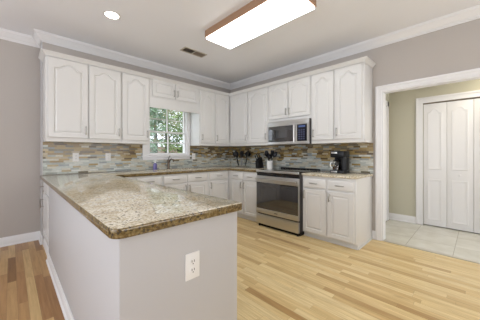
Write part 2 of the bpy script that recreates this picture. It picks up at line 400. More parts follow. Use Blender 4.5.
bt = sroot('door_1', 'white folding closet doors across the hall', 'closet door', (1.318, -3.366, 0), -PI/2)
lw = 0.300
for i in range(4):
    x0 = [0.004, 0.300, 0.604, 0.900][i]; wl = [0.293, 0.300, 0.293, 0.300][i]
    b = B(); yb = 0.0
    # slab with two moulded panels: lower rectangular, upper arched
    box(b, x0, -0.002, 0.012, x0+wl, 0.030, 2.015, 0.003)
    for (z0, z1, dr) in ((0.10, 0.77, 0.0), (0.93, 1.93, 0.055)):
        Ls = [(arch_loop(x0+0.055, x0+wl-0.055, z0, z1, dr, ins), y) for ins, y in ((0.0, -0.0015), (0.005, -0.008), (0.014, -0.009), (0.026, -0.0035), (0.04, -0.0035))]
        V = [[b.verts.new((x, y, z)) for x, z in L] for L, y in Ls]
        k = len(V[0])
        for A, C in zip(V, V[1:]):
            for j in range(k): b.faces.new((A[j], A[(j+1) % k], C[(j+1) % k], C[j]))
        b.faces.new(V[-1])
    lf = obj('leaf', b, M['trim'], bt)
    if i in (1, 2):
        b = B(); kx = x0+(wl/2)
        lathe(b, [(0.006, 0), (0.006, 0.012), (0.015, 0.018), (0.017, 0.026), (0.010, 0.032)])
        bmesh.ops.rotate(b, verts=b.verts, cent=(0, 0, 0), matrix=Matrix.Rotation(PI/2, 3, 'X'))
        bmesh.ops.translate(b, verts=b.verts, vec=(kx, -0.002, 0.86))
        obj('knob', b, M['trim'], lf)
b = B(); box(b, 0.0, 0.0, 2.018, 1.51, 0.03, 2.034)
obj('track', b, M['vent'], bt)
# casing of a door in the hall side wall
b = B()
for x0, x1, z0, z1 in ((1.14, 1.23, 0, 2.12), (0.30, 0.39, 0, 2.12), (0.30, 1.23, 2.03, 2.12)): box(b, x0, -2.888, z0, x1, -2.87, z1, 0.003)
struct('trim_7', b, M['trim'], label='white casing on the left side wall of the hall', cat='door casing')
b = B(); panel_front(b, 0.745, 2.02, -2.871, 0.010, 0.11, 0.0, x0=0.3925, z0=0.006)
struct('door_2', b, M['trim'], label='white door in the left side wall of the hall', cat='door')

# ------------------------------------------------------------------ window
wr = sroot('window_1', 'white double hung window over the sink with trees behind', 'window', (WX0, 0, WZ0))
ww, wh = WX1-WX0, WZ1-WZ0
b = B(); cw = 0.105; cr_ = 0.050
for x0, x1, z0, z1 in ((-cw, 0.0, -0.005, wh+cw), (ww, ww+cr_, -0.005, wh+cw), (0, ww, wh, wh+cw)): box(b, x0, -0.018, z0, x1, -0.0005, z1, 0.003)
obj('window_casing', b, M['trim'], wr)
b = B(); box(b, -cw-0.02, -0.045, -0.033, ww+cr_+0.02, -0.0005, -0.006, 0.005); box(b, -cw, -0.016, -0.082, ww+cr_, -0.0005, -0.033, 0.003)
obj('window_sill', b, M['trim'], wr)
b = B(); j = 0.014
box(b, 0.001, 0.001, 0.001, j, 0.149, wh-0.001); box(b, ww-j, 0.001, 0.001, ww-0.001, 0.149, wh-0.001); box(b, j, 0.001, wh-j, ww-j, 0.149, wh-0.001); box(b, j, 0.001, 0.001, ww-j, 0.149, j)
obj('window_frame', b, M['trim'], wr)
def sash(z0, z1, y0):
    b = B(); s_ = 0.026; x0, x1 = j, ww-j; y1 = y0+0.03
    box(b, x0, y0, z0, x0+s_, y1, z1); box(b, x1-s_, y0, z0, x1, y1, z1)
    box(b, x0+s_, y0, z1-s_, x1-s_, y1, z1); box(b, x0+s_, y0, z0, x1-s_, y1, z0+s_)
    for f in (0.5,):
        xm = x0+s_+(x1-x0-2*s_)*f; box(b, xm-0.010, y0+0.004, z0+s_, xm+0.010, y1-0.004, z1-s_)
    zm = (z0+z1)/2; box(b, x0+s_, y0+0.005, zm-0.009, x1-s_, y1-0.005, zm+0.009)
    o = obj('sash', b, M['trim'], wr)
    b = B(); box(b, x0+s_-0.004, y0+0.012, z0+s_-0.004, x1-s_+0.004, y0+0.016, z1-s_+0.004)
    obj('pane', b, M['pane'], o)
mid = 0.42
sash(j, mid+0.014, 0.030); sash(mid-0.014, wh-j, 0.064)

# ------------------------------------------------------------------ garden beyond the window
b = B(); box(b, -16, 0.6, -0.9, 22, 30, -0.6)
o = struct('ground', b, M['lawn'], label='green lawn outside the window', cat='lawn')
def tree(x, y, h, rad, ncl, lm, label, z0=-0.6, trunk=0.12, low=0.35):
    r = random.Random(int(x*100+y*10))
    t_ = thing('tree', label, 'tree', (x, y, z0), 0, 'trees beyond the window')
    b = B(); tube(b, [(0, 0, 0), (0.05, 0.02, h*0.4), (-0.03, 0.05, h*0.75), (0.02, 0, h*0.97)], [trunk, trunk*0.8, trunk*0.5, trunk*0.15], 9)
    for k in range(7):
        a = r.uniform(0, 2*PI); zb = h*r.uniform(0.35, 0.8); L = rad*r.uniform(0.5, 0.9)
        tube(b, [(0, 0, zb), (math.cos(a)*L*0.5, math.sin(a)*L*0.5, zb+L*0.3), (math.cos(a)*L, math.sin(a)*L, zb+L*0.5)], [trunk*0.35, trunk*0.22, trunk*0.06], 6)
    obj('trunk', b, M['bark'], t_)
    b = B()
    for k in range(ncl):
        a = r.uniform(0, 2*PI); zz = h*r.uniform(low, 1.02); q = rad*math.sqrt(r.random())*(1.15-0.6*abs(zz/h-0.62)/0.5)
        c = Vector((math.cos(a)*q, math.sin(a)*q, zz))
        for l in range(26):
            p_ = c+Vector((r.gauss(0, 0.16), r.gauss(0, 0.16), r.gauss(0, 0.11)))
            d1 = Vector((r.uniform(-1, 1), r.uniform(-1, 1), r.uniform(-0.6, 0.6))).normalized(); d2 = d1.orthogonal().normalized()
            s1 = r.uniform(0.05, 0.09); s2 = s1*0.5
            b.faces.new([b.verts.new(p_+d1*s1), b.verts.new(p_+d2*s2), b.verts.new(p_-d1*s1), b.verts.new(p_-d2*s2)])
    obj('foliage', b, M[lm], t_)
tree(-0.45, 4.9, 4.6, 1.05, 150, 'leaf2', 'blue-green tree nearest the left panes of the window', trunk=0.10)
tree(2.25, 5.6, 4.6, 1.1, 150, 'leaf1', 'bright green tree nearest the right panes of the window', trunk=0.15, low=0.25)
tree(4.05, 11.0, 6.5, 1.6, 150, 'leaf3', 'dark-trunked tree standing in the middle of the window view', trunk=0.2, low=0.5)
tree(8.6, 12.0, 6.0, 2.0, 200, 'leaf1', 'far green tree behind the right panes', trunk=0.2)
tree(-1.9, 12.5, 6.2, 2.0, 180, 'leaf2', 'far dark tree behind the left panes', trunk=0.2)
tree(6.2, 17.5, 7.5, 2.6, 300, 'leaf3', 'farthest olive tree at the back of the lawn', trunk=0.22)
fc = thing('garden_fence', 'weathered brown board fence at the back of the lawn', 'fence', (0, 21.0, -0.6))
b = B()
for k in range(150):
    x = -9+k*0.2; box(b, x, -0.012, 0.05, x+0.185, 0.012, 2.55+0.03*math.sin(k*2.3))
obj('boards', b, M['fence'], fc)
b = B(); box(b, -9, 0.0125, 0.5, 21, 0.06, 0.6); obj('rail', b, M['fence'], fc)
b = B(); box(b, -9, 0.0125, 2.1, 21, 0.06, 2.2); obj('rail', b, M['fence'], fc)
def shrub(x, y, rad, label):
    r = random.Random(int(x*77)); t_ = thing('shrub', label, 'shrub', (x, y, -0.6), 0, 'shrubs below the window')
    b = B()
    for k in range(1500):
        a = r.uniform(0, 2*PI); u = r.random()**0.5; zz = r.uniform(0, 1)
        p_ = Vector((math.cos(a)*rad*u*(1-zz*0.4), math.sin(a)*rad*u*(1-zz*0.4), zz*1.55))
        d1 = Vector((r.uniform(-1, 1), r.uniform(-1, 1), r.uniform(-0.6, 0.6))).normalized(); d2 = d1.orthogonal().normalized()
        s1 = r.uniform(0.04, 0.08); s2 = s1*0.5
        b.faces.new([b.verts.new(p_+d1*s1), b.verts.new(p_+d2*s2), b.verts.new(p_-d1*s1), b.verts.new(p_-d2*s2)])
    obj('foliage', b, M['leaf3'], t_)
    b = B(); tube(b, [(0, 0, 0), (0.02, 0, 0.5), (0, 0.03, 1.0)], [0.03, 0.025, 0.01], 7); obj('stem', b, M['bark'], t_)
shrub(-0.55, 2.4, 0.6, 'low olive shrub in the lower left panes'); shrub(0.9, 2.6, 0.6, 'low olive shrub in the lower right panes')

# ------------------------------------------------------------------ cabinets
CAB = M['cab']
def body(parent, w, d, z0, z1, extra=None, m=CAB, name='body'):
    b = B(); box(b, 0, 0, z0, w, d, z1, 0.002)
    if extra: extra(b)
    return obj(name, b, m, parent)
def door(parent, x0, x1, z0, z1, drop=0.0, hx=None, hz=None, stile=0.052):
    b = B(); panel_front(b, x1-x0, z1-z0, -0.0025, 0.020, stile, drop, x0=x0, z0=z0)
    o = obj('door', b, CAB, parent, smooth=20)
    if hx is not None: pull(o, hx, hz, -0.0222)
    return o
def drawer(parent, x0, x1, z0, z1, handle=True, name='drawer'):
    b = B(); slab_front(b, x0, z0, x1-x0, z1-z0, -0.0025, 0.020)
    o = obj(name, b, CAB, parent, smooth=20)
    if handle: pull(o, (x0+x1)/2, (z0+z1)/2, -0.0222, vert=False)
    return o
UZ0, UZ1, UD = 1.346, 2.405, 0.329
def upper(label, loc, rz, w, doors, z0=UZ0, group='white upper cabinets'):
    t_ = thing('upper_cabinet', label, 'cabinet', (loc[0], loc[1], z0), rz, None)
    body(t_, w, UD, 0, UZ1-z0)
    for (x0, x1, hx) in doors:
        door(t_, x0, x1, 0.052, UZ1-z0-0.02, 0.060, hx, 0.155, stile=0.058)
    return t_
G_ = 0.001
upper('white two-door upper cabinet at the left end, arched panels', (XW+0.002, -0.33, 0), 0, 0.860,
      [(0.022, 0.440, 0.412), (0.452, 0.850, 0.822)])
upper('white single-door upper cabinet just left of the window', (-2.471, -0.33, 0), 0, 0.426, [(0.012, 0.404, 0.376)])
# short cabinet over the window with its valance board
t_ = thing('upper_cabinet', 'short white two-door cabinet above the window with plain valance', 'cabinet', (-2.044, -0.33, 2.105), 0)
body(t_, 0.950, UD, 0, UZ1-2.105)
for x0, x1, hx in ((0.036, 0.436, 0.412), (0.448, 0.905, 0.478)):
    door(t_, x0, x1, 0.022, 0.285, 0.0, hx, 0.115, stile=0.045)
b = B(); box(b, 0.0005, 0.0005, -0.163, 0.9495, 0.0195, -0.0005, 0.002); obj('valance', b, CAB, t_)
upper('white two-door upper cabinet between window and corner', (-1.093, -0.33, 0), 0, 0.763,
      [(0.018, 0.345, 0.045), (0.372, 0.728, 0.400)])
upper('white two-door upper cabinet from corner to microwave', (-0.33, -0.331, 0), -PI/2, 1.058,
      [(0.060, 0.540, 0.512), (0.562, 1.040, 1.010)])
t_ = thing('upper_cabinet', 'short white two-door cabinet directly above the microwave', 'cabinet', (-0.33, -1.390, 1.742), -PI/2)
body(t_, 0.826, UD, 0, UZ1-1.742)
door(t_, 0.014, 0.408, 0.05, UZ1-1.742-0.02, 0.06, 0.383, 0.15, stile=0.045); door(t_, 0.422, 0.812, 0.05, UZ1-1.742-0.02, 0.06, 0.447, 0.15, stile=0.045)
upper('white two-door upper cabinet at the right end beside the doorway', (-0.33, -2.217, 0), -PI/2, 0.757,
      [(0.022, 0.352, 0.050), (0.372, 0.730, 0.402)])
# crown on the cabinets
cc_ = [(0.0005, 2.390), (0.006, 2.390), (0.010, 2.402), (0.018, 2.408), (0.024, 2.415), (0.036, 2.428), (0.046, 2.432), (0.048, 2.440), (0.0005, 2.440)]
yR = -2.975
b = sweep(B(), [(XW+0.0015, -0.012), (XW+0.0015, -0.3505), (-0.3505, -0.3505), (-0.3505, yR), (-0.012, yR)], cc_)
struct('trim_8', b, CAB, label='white crown strip along the tops of the upper cabinets', cat='cabinet crown', smooth=25)

BZ, BD = 0.868, 0.609
def base(label, loc, rz, w, d=BD, toe_in=0.045, zt=0.07, toe=True, hollow=False, top=BZ):
    t_ = thing('base_cabinet', label, 'cabinet', (loc[0], loc[1], 0), rz)
    if hollow:
        b = B(); e = 0.018; box(b, 0, 0, zt, e, d, BZ); box(b, w-e, 0, zt, w, d, BZ); box(b, e, 0, zt, w-e, e, BZ); box(b, e, d-0.012, zt, w-e, d, BZ); box(b, e, e, zt, w-e, d-0.012, zt+e)
        obj('body', b, CAB, t_)
    else: body(t_, w, d, zt, top)
    if toe:
        b = B(); box(b, 0.0, toe_in, 0, w, d, zt-0.0005)
        box(b, 0.0, toe_in-0.012, 0, w, toe_in, 0.018, 0.004)
        obj('toe_kick', b, CAB, t_)
    return t_
DR0, DR1, DO0, DO1 = 0.717, 0.846, 0.090, 0.697
# stove wall, right of the stove
t_ = base('white base cabinet between stove and doorway, two drawers over two doors', (-0.61, -2.232, 0), -PI/2, 0.736, top=0.881)
for x0, x1 in ((0.018, 0.356), (0.382, 0.714)):
    drawer(t_, x0, x1, DR0, DR1); door(t_, x0, x1, DO0, DO1, 0.0, x0+0.026, DO1-0.06-0.02)
b = B(); box(b, 0.7362, 0.045, 0, 0.752, BD, 0.018, 0.005); obj('shoe_moulding', b, CAB, t_)
# stove wall, left of the stove and round the corner
t_ = base('white base cabinet between corner and stove', (-0.61, -0.611, 0), -PI/2, 0.808)
for x0, x1, hx in ((0.085, 0.405, 0.380), (0.430, 0.770, 0.456)):
    drawer(t_, x0, x1, DR0, DR1); door(t_, x0, x1, DO0, DO1, 0.0, hx, DO1-0.08)
t_ = base('white base cabinet right of the sink cabinet, under the corner counter', (-1.119, -0.61, 0), 0, 1.117)
drawer(t_, 0.035, 0.48, DR0, DR1); door(t_, 0.035, 0.48, DO0, DO1, 0.0, 0.062, DO1-0.08)
t_ = base('white sink base cabinet under the faucet', (-1.969, -0.61, 0), 0, 0.849, hollow=True)
for x0, x1, hx in ((0.012, 0.420, 0.394), (0.440, 0.835, 0.466)):
    drawer(t_, x0, x1, DR0, DR1, name='false_drawer'); door(t_, x0, x1, DO0, DO1, 0.0, hx, DO1-0.08)
t_ = base('white base cabinet left of the sink cabinet, partly behind the peninsula', (-2.42, -0.61, 0), 0, 0.450)
drawer(t_, 0.06, 0.435, DR0, DR1); door(t_, 0.06, 0.435, DO0, DO1, 0.0, 0.41, DO1-0.08)
# end cabinet whose drawer and door face the dining side
t_ = base('white base cabinet at the far left end with side-facing drawer and door', (-3.312, -0.012, 0), -PI/2, 0.640, d=0.891, toe=False, zt=0.0)
drawer(t_, 0.03, 0.60, DR0-0.01, DR1, handle=False); d_ = door(t_, 0.03, 0.60, 0.14, DO1, 0.0, 0.085, 0.56)
pull(d_, 0.10, 0.775, -0.0222, vert=False, L=0.09)
b = sweep(B(), [(0.0, -0.001), (0.64, -0.001)], [(0, 0), (0.020, 0), (0.020, 0.05), (0.012, 0.075), (0, 0.085)]); obj('baseboard', b, M['trim'], t_)
# peninsula
t_ = thing('peninsula_cabinet', 'white panelled peninsula with blank sides in the foreground', 'cabinet', (-3.332, -0.655, 0))
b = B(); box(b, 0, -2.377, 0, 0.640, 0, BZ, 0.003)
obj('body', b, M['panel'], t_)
b = sweep(B(), [(-0.0005, -0.0), (-0.0005, -2.3775), (0.640, -2.3775)], [(0, 0), (0.024, 0), (0.024, 0.014), (0.014, 0.024), (0.014, 0.075), (0.006, 0.092), (0, 0.092)])
obj('baseboard', b, M['trim'], t_)

# ------------------------------------------------------------------ countertops
def slab(outer, hole=None, z0=0.869, z1=0.914, rnd_=0.008):
    bm = B()
    def loop(P, z): return [bm.verts.new((x, y, z)) for x, y in P]
    def edges(L): return [bm.edges.new((L[i], L[(i+1) % len(L)])) for i in range(len(L))]
    n_ = len(outer)
    def inset(P, d):
        R = []
        for i in range(len(P)):
            a, p, c = Vector(P[i-1]), Vector(P[i]), Vector(P[(i+1) % len(P)])
            n1 = (p-a).normalized(); n2 = (c-p).normalized()
            l1 = Vector((-n1.y, n1.x)); l2 = Vector((-n2.y, n2.x)); mv = (l1+l2)/(1+l1.dot(l2)); R.append(tuple(p+mv*d))
        return R
    prof = [(rnd_, z0), (rnd_*0.3, z0+rnd_*0.3), (0, z0+rnd_), (0, z1-rnd_), (rnd_*0.3, z1-rnd_*0.3), (rnd_, z1)]
    R = [loop(inset(outer, o), z) for o, z in prof]
    for A, C in zip(R, R[1:]):
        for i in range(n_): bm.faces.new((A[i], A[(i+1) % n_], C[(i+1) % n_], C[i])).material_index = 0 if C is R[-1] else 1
    hb = ht = None
    if hole:
        hb, ht = loop(hole, z0), loop(hole, z1)
        for i in range(len(hole)): bm.faces.new((hb[i], ht[i], ht[(i+1) % len(hole)], hb[(i+1) % len(hole)]))
    for ring, hr in ((R[-1], ht), (R[0], hb)):
        es = [bm.edges.get((ring[i], ring[(i+1) % n_])) for i in range(n_)]
        if hr: es += [bm.edges.get((hr[i], hr[(i+1) % len(hr)])) for i in range(len(hr))]
        bmesh.ops.triangle_fill(bm, use_beauty=True, edges=es)
    return bm
def rc(cx, cy, r, a0, a1, n=6): return [(cx+r*math.cos(math.radians(a0+(a1-a0)*i/n)), cy+r*math.sin(math.radians(a0+(a1-a0)*i/n))) for i in range(n+1)]
XL, XR, YF = -3.366, -2.665, -3.060
r = 0.05
out = rc(XL+r, YF+r, r, 180, 270)+rc(XR-0.025, YF+0.025, 0.025, 270, 360)+[(XR, -0.70)]+[(XR+0.05, -0.65)]+[(-0.70, -0.648), (-0.648, -0.70), (-0.648, -1.418), (-0.0115, -1.418), (-0.0115, -0.0115), (XL, -0.0115)]
sx0, sx1, sy0, sy1 = -1.93, -1.17, -0.54, -0.15
hole = rc(sx1-0.04, sy1-0.04, 0.04, 0, 90, 4)+rc(sx0+0.04, sy1-0.04, 0.04, 90, 180, 4)+rc(sx0+0.04, sy0+0.04, 0.04, 180, 270, 4)+rc(sx1-0.04, sy0+0.04, 0.04, 270, 360, 4)
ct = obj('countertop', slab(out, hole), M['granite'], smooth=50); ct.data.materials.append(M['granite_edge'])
tag(ct, 'large polished granite countertop over the peninsula and the sink run', 'countertop')
out = [(-0.0115, -2.985), (-0.0115, -2.230), (-0.640, -2.230), (-0.648, -2.238), (-0.648, -2.965), (-0.628, -2.985)]
ct = obj('countertop', slab(out, z0=0.882, rnd_=0.007), M['granite'], smooth=50); ct.data.materials.append(M['granite'])
tag(ct, 'small granite countertop right of the stove under the coffee maker', 'countertop')
# sink
b = B()
g_ = 0.012
def ring(z, e): return [b.verts.new((x, y, z)) for x, y in rc(sx1-0.04, sy1-0.04, 0.04+e, 0, 90, 4)+rc(sx0+0.04, sy1-0.04, 0.04+e, 90, 180, 4)+rc(sx0+0.04, sy0+0.04, 0.04+e, 180, 270, 4)+rc(sx1-0.04, sy0+0.04, 0.04+e, 270, 360, 4)]
R = [ring(0.868, 0.02), ring(0.868, -0.001), ring(0.70, -0.012), ring(0.69, -0.03), ring(0.685, -0.03), ring(0.695, 0.0), ring(0.866, 0.012), ring(0.866, 0.02)]
for A, C in zip(R, R[1:]):
    for i in range(len(A)): b.faces.new((A[i], A[(i+1) % len(A)], C[(i+1) % len(A)], C[i]))
for i in range(len(R[0])): b.faces.new((R[-1][i], R[-1][(i+1) % len(R[0])], R[0][(i+1) % len(R[0])], R[0][i]))
b.faces.new(R[3])
snk = thing('sink', 'stainless undermount sink below the window', 'sink', (0, 0, 0))
obj('basin', b, M['steel'], snk)
b = B(); lathe(b, [(0.03, 0), (0.035, 0.002), (0.03, 0.004), (0.01, 0.002)], (-1.55, -0.345, 0.691)); obj('drain', b, M['nickel'], snk)

# ------------------------------------------------------------------ faucet and soap
f = thing('faucet', 'dark metal single-handle faucet standing behind the sink', 'faucet', (-1.592, -0.085, 0.9145))
b = B(); lathe(b, [(0.032, 0), (0.032, 0.006), (0.024, 0.012), (0.021, 0.02), (0.021, 0.13), (0.024, 0.14), (0.022, 0.165), (0.010, 0.172)], seg=18); obj('body', b, M['bronze'], f)
b = B(); tube(b, [(0, -0.015, 0.12), (0, -0.06, 0.165), (0, -0.12, 0.185), (0, -0.17, 0.170), (0, -0.185, 0.14)], [0.015, 0.014, 0.013, 0.013, 0.014], 12); obj('spout', b, M['bronze'], f)
b = B(); tube(b, [(0, 0, 0.172), (0.004, -0.012, 0.205), (0.006, -0.04, 0.238)], [0.010, 0.008, 0.009], 10); obj('lever', b, M['nickel'], f)
s = thing('soap_bottle', 'small purple soap bottle with white pump beside the faucet', 'soap bottle', (-1.853, -0.105, 0.9145))
b = B(); lathe(b, [(0.030, 0), (0.034, 0.006), (0.034, 0.085), (0.030, 0.10), (0.014, 0.112), (0.013, 0.118)], seg=20, sy=0.75); obj('bottle', b, M['soap'], s)
b = B(); cyl(b, (0, 0, 0.118), (0, 0, 0.136), 0.015); cyl(b, (0, 0, 0.136), (0, 0, 0.156), 0.005); box(b, -0.010, -0.035, 0.154, 0.010, 0.010, 0.166, 0.003); obj('pump', b, M['white'], s)

# ------------------------------------------------------------------ stove
st = thing('stove', 'stainless and black electric range with glass oven door', 'stove', (-0.71, -1.4215, 0), -PI/2)
SW = 0.805
b = B(); box(b, 0.004, 0.030, 0.055, SW-0.004, 0.695, 0.905, 0.002); obj('body', b, M['darksteel'], st)
b = B(); box(b, 0.012, 0.050, 0.0, SW-0.012, 0.68, 0.0545); obj('toe_kick', b, M['black'], st)
b = B(); box(b, 0.0, 0.018, 0.9055, SW, 0.640, 0.924, 0.004); obj('cooktop', b, M['blackglass'], st)
b = B(); box(b, 0.0, -0.008, 0.893, SW, 0.0175, 0.926, 0.006); obj('front_rim', b, M['steel'], st)
b = B(); box(b, 0.03, 0.641, 0.9055, SW-0.02, 0.696, 0.944, 0.006); obj('rear_vent', b, M['black'], st)
for cx_, cy_, rr in ((0.21, 0.17, 0.10), (0.60, 0.17, 0.085), (0.21, 0.47, 0.08), (0.60, 0.47, 0.105)):
    b = B(); 
    for rad in (rr, rr*0.6):
        A = [b.verts.new((cx_+rad*math.cos(2*PI*k/32), cy_+rad*math.sin(2*PI*k/32), 0.9244)) for k in range(32)]
        C = [b.verts.new((cx_+(rad-0.003)*math.cos(2*PI*k/32), cy_+(rad-0.003)*math.sin(2*PI*k/32), 0.9244)) for k in range(32)]
        for k in range(32): b.faces.new((A[k], A[(k+1) % 32], C[(k+1) % 32], C[k]))
    obj('burner_ring', b, M['vent2'], st)
cp = B()
V = [cp.verts.new(c) for c in ((0.002, 0.010, 0.892), (SW-0.002, 0.010, 0.892), (SW-0.002, 0.022, 0.836), (0.002, 0.022, 0.836), (0.002, 0.0295, 0.892), (SW-0.002, 0.0295, 0.892), (SW-0.002, 0.0295, 0.836), (0.002, 0.0295, 0.836))]
for q in ((0, 1, 2, 3), (4, 7, 6, 5), (0, 4, 5, 1), (3, 2, 6, 7), (0, 3, 7, 4), (1, 5, 6, 2)): cp.faces.new([V[i] for i in q])
obj('control_panel', cp, M['blackglass'], st)
# oven door: steel frame with a wide dark window
b = B(); zw0, zw1, xw0, xw1 = 0.300, 0.725, 0.028, SW-0.030
box(b, 0.003, 0.0, 0.225, SW-0.003, 0.0295, zw0, 0.003); box(b, 0.003, 0.0, zw1, SW-0.003, 0.0295, 0.832, 0.003)
box(b, 0.003, 0.0, zw0, xw0, 0.0295, zw1); box(b, xw1, 0.0, zw0, SW-0.003, 0.0295, zw1)
od = obj('oven_door', b, M['steel'], st)
b = B(); box(b, xw0-0.018, -0.003, zw0+0.001, xw1+0.020, 0.012, zw1-0.001, 0.002); obj('oven_window', b, M['ovenglass'], od)
b = B(); box(b, xw0+0.06, -0.0038, zw0+0.05, xw1-0.06, -0.0031, zw0+0.054); box(b, xw0+0.06, -0.0038, zw1-0.065, xw1-0.06, -0.0031, zw1-0.061)
box(b, xw0+0.06, -0.0038, zw0+0.05, xw0+0.064, -0.0031, zw1-0.061); box(b, xw1-0.064, -0.0038, zw0+0.05, xw1-0.06, -0.0031, zw1-0.061)
obj('window_border', b, M['darksteel'], od)
b = B(); tube(b, [(0.025, -0.045, 0.785), (SW/2, -0.048, 0.785), (SW-0.025, -0.045, 0.785)], 0.016, 14)
box(b, 0.04, -0.045, 0.776, 0.07, 0.0, 0.794); box(b, SW-0.07, -0.045, 0.776, SW-0.04, 0.0, 0.794)
obj('oven_handle', b, M['steel'], od)
b = B(); box(b, 0.003, 0.0, 0.050, SW-0.003, 0.0295, 0.205, 0.004); obj('storage_drawer', b, M['steel'], st)
b = B(); box(b, SW/2-0.03, -0.0012, 0.258, SW/2+0.03, 0.0, 0.268); obj('badge', b, M['darksteel'], st)
for x_ in (0.04, SW-0.04):
    b = B(); cyl(b, (x_, 0.04, 0), (x_, 0.04, 0.05), 0.016); obj('foot', b, M['black'], st)

# ------------------------------------------------------------------ microwave
mw = thing('microwave', 'stainless over-the-range microwave with dark blue-black window', 'microwave', (-0.40, -1.4155, 1.345), -PI/2)
MW, MH = 0.795, 0.394
b = B(); box(b, 0, 0.026, 0, MW, 0.398, MH, 0.003); obj('body', b, M['darksteel'], mw)
b = B(); box(b, 0.0, 0.0, MH-0.058, MW, 0.0255, MH, 0.003); obj('vent_grille', b, M['steel'], mw)
b = B(); x1 = 0.575
box(b, 0.0, 0.0, 0.0, x1, 0.0255, 0.045, 0.002); box(b, 0, 0, MH-0.085, x1, 0.0255, MH-0.059, 0.002); box(b, 0, 0, 0.045, 0.026, 0.0255, MH-0.085); box(b, 0.520, 0, 0.045, x1, 0.0255, MH-0.085)
md = obj('door', b, M['steel'], mw)
b = B(); box(b, 0.018, -0.002, 0.046, 0.526, 0.014, MH-0.084, 0.002); obj('door_window', b, M['ovenglass'], md)
b = B(); tube(b, [(0.549, -0.030, 0.03), (0.549, -0.034, 0.17), (0.549, -0.030, MH-0.09)], 0.011, 12); cyl(b, (0.549, 0, 0.05), (0.549, -0.03, 0.05), 0.007); cyl(b, (0.549, 0, MH-0.11), (0.549, -0.03, MH-0.11), 0.007); obj('door_handle', b, M['steel'], md)
b = B(); box(b, x1+0.001, 0.0, 0.0, MW, 0.0255, 0.045, 0.002); box(b, x1+0.001, 0, MH-0.085, MW, 0.0255, MH-0.059, 0.002); box(b, MW-0.035, 0, 0.045, MW, 0.0255, MH-0.085); box(b, x1+0.001, 0, 0.045, x1+0.02, 0.0255, MH-0.085)
cpn = obj('control_panel', b, M['steel'], mw)
b = B(); box(b, x1+0.015, -0.002, 0.046, MW-0.030, 0.014, MH-0.084, 0.002); obj('control_glass', b, M['blackglass'], cpn)
b = B(); box(b, x1+0.045, -0.0032, 0.262, MW-0.06, -0.0021, 0.290); obj('display', b, M['lcd'], cpn)
b = B()
for r_ in range(5):
    for c_ in range(3): box(b, x1+0.042+c_*0.04, -0.0032, 0.070+r_*0.034, x1+0.072+c_*0.04, -0.0021, 0.094+r_*0.034)
obj('keypad', b, M['button'], cpn)

# ------------------------------------------------------------------ outlets
def outlet(label, loc, rz, w=0.075, h=0.12, slots=True, cat='outlet'):
    t_ = thing('wall_outlet', label, cat, loc, rz)
    b = B(); box(b, -w/2, -0.006, -h/2, w/2, 0, h/2, 0.003); obj('cover_plate', b, M['plate'], t_)
    for s_ in (-1, 1):
        b = B(); cyl(b, (0, -0.006, s_*0.0205), (0, -0.0085, s_*0.0205), 0.0165, seg=20)
        rcp = obj('receptacle', b, M['plate'], t_)
        b = B()
        for dx in (-0.0065, 0.0065): box(b, dx-0.0016, -0.0092, s_*0.0205-0.002, dx+0.0016, -0.0086, s_*0.0205+0.009)
        cyl(b, (0, -0.0086, s_*0.0205-0.009), (0, -0.0092, s_*0.0205-0.009), 0.003, seg=10)
        obj('slots', b, M['slot'], rcp)
    return t_
outlet('white double outlet on the blank end of the peninsula', (-2.999, -3.0327, 0.650), 0, 0.080, 0.128)
outlet('white outlet on the backsplash under the left end cabinet', (-2.975, -0.0103, 1.143), 0)
outlet('white outlet on the backsplash nearer to the window, left of it', (-2.560, -0.0103, 1.141), 0)
outlet('white outlet on the backsplash just right of the window', (-1.010, -0.0103, 1.135), 0)

# ------------------------------------------------------------------ countertop things
CT = 0.9145
def utensil(kind, label, base_, tip, group, roll=0.0, m='black', size=1.0):
    t_ = thing('kitchen_utensil', label, 'utensil', base_, 0, group)
    d = Vector(tip)-Vector(base_); L = d.length; u = d.normalized()
    b = B(); tube(b, [(0, 0, 0), tuple(u*L*0.35), tuple(u*L*0.72)], [0.006, 0.007, 0.005], 9); obj('shaft', b, M[m], t_)
    rot = u.to_track_quat('Z', 'Y').to_matrix() @ Matrix.Rotation(roll, 3, 'Z')
    b = B(); c = u*L*0.86
    if kind == 'spoon': ellipsoid(b, c, 0.032*size, 0.010, 0.048*size, rot)
    elif kind == 'ladle': ellipsoid(b, c, 0.045*size, 0.032*size, 0.040*size, rot)
    else:
        bb = box(B(), -0.036*size, -0.003, -0.05*size, 0.036*size, 0.003, 0.05*size, 0.0025)
        bmesh.ops.transform(bb, matrix=Matrix.Translation(c) @ rot.to_4x4(), verts=bb.verts)
        me = bpy.data.meshes.new('tmp'); bb.to_mesh(me); b.from_mesh(me); bb.free(); bpy.data.meshes.remove(me)
    obj('head', b, M[m], t_)
    return t_
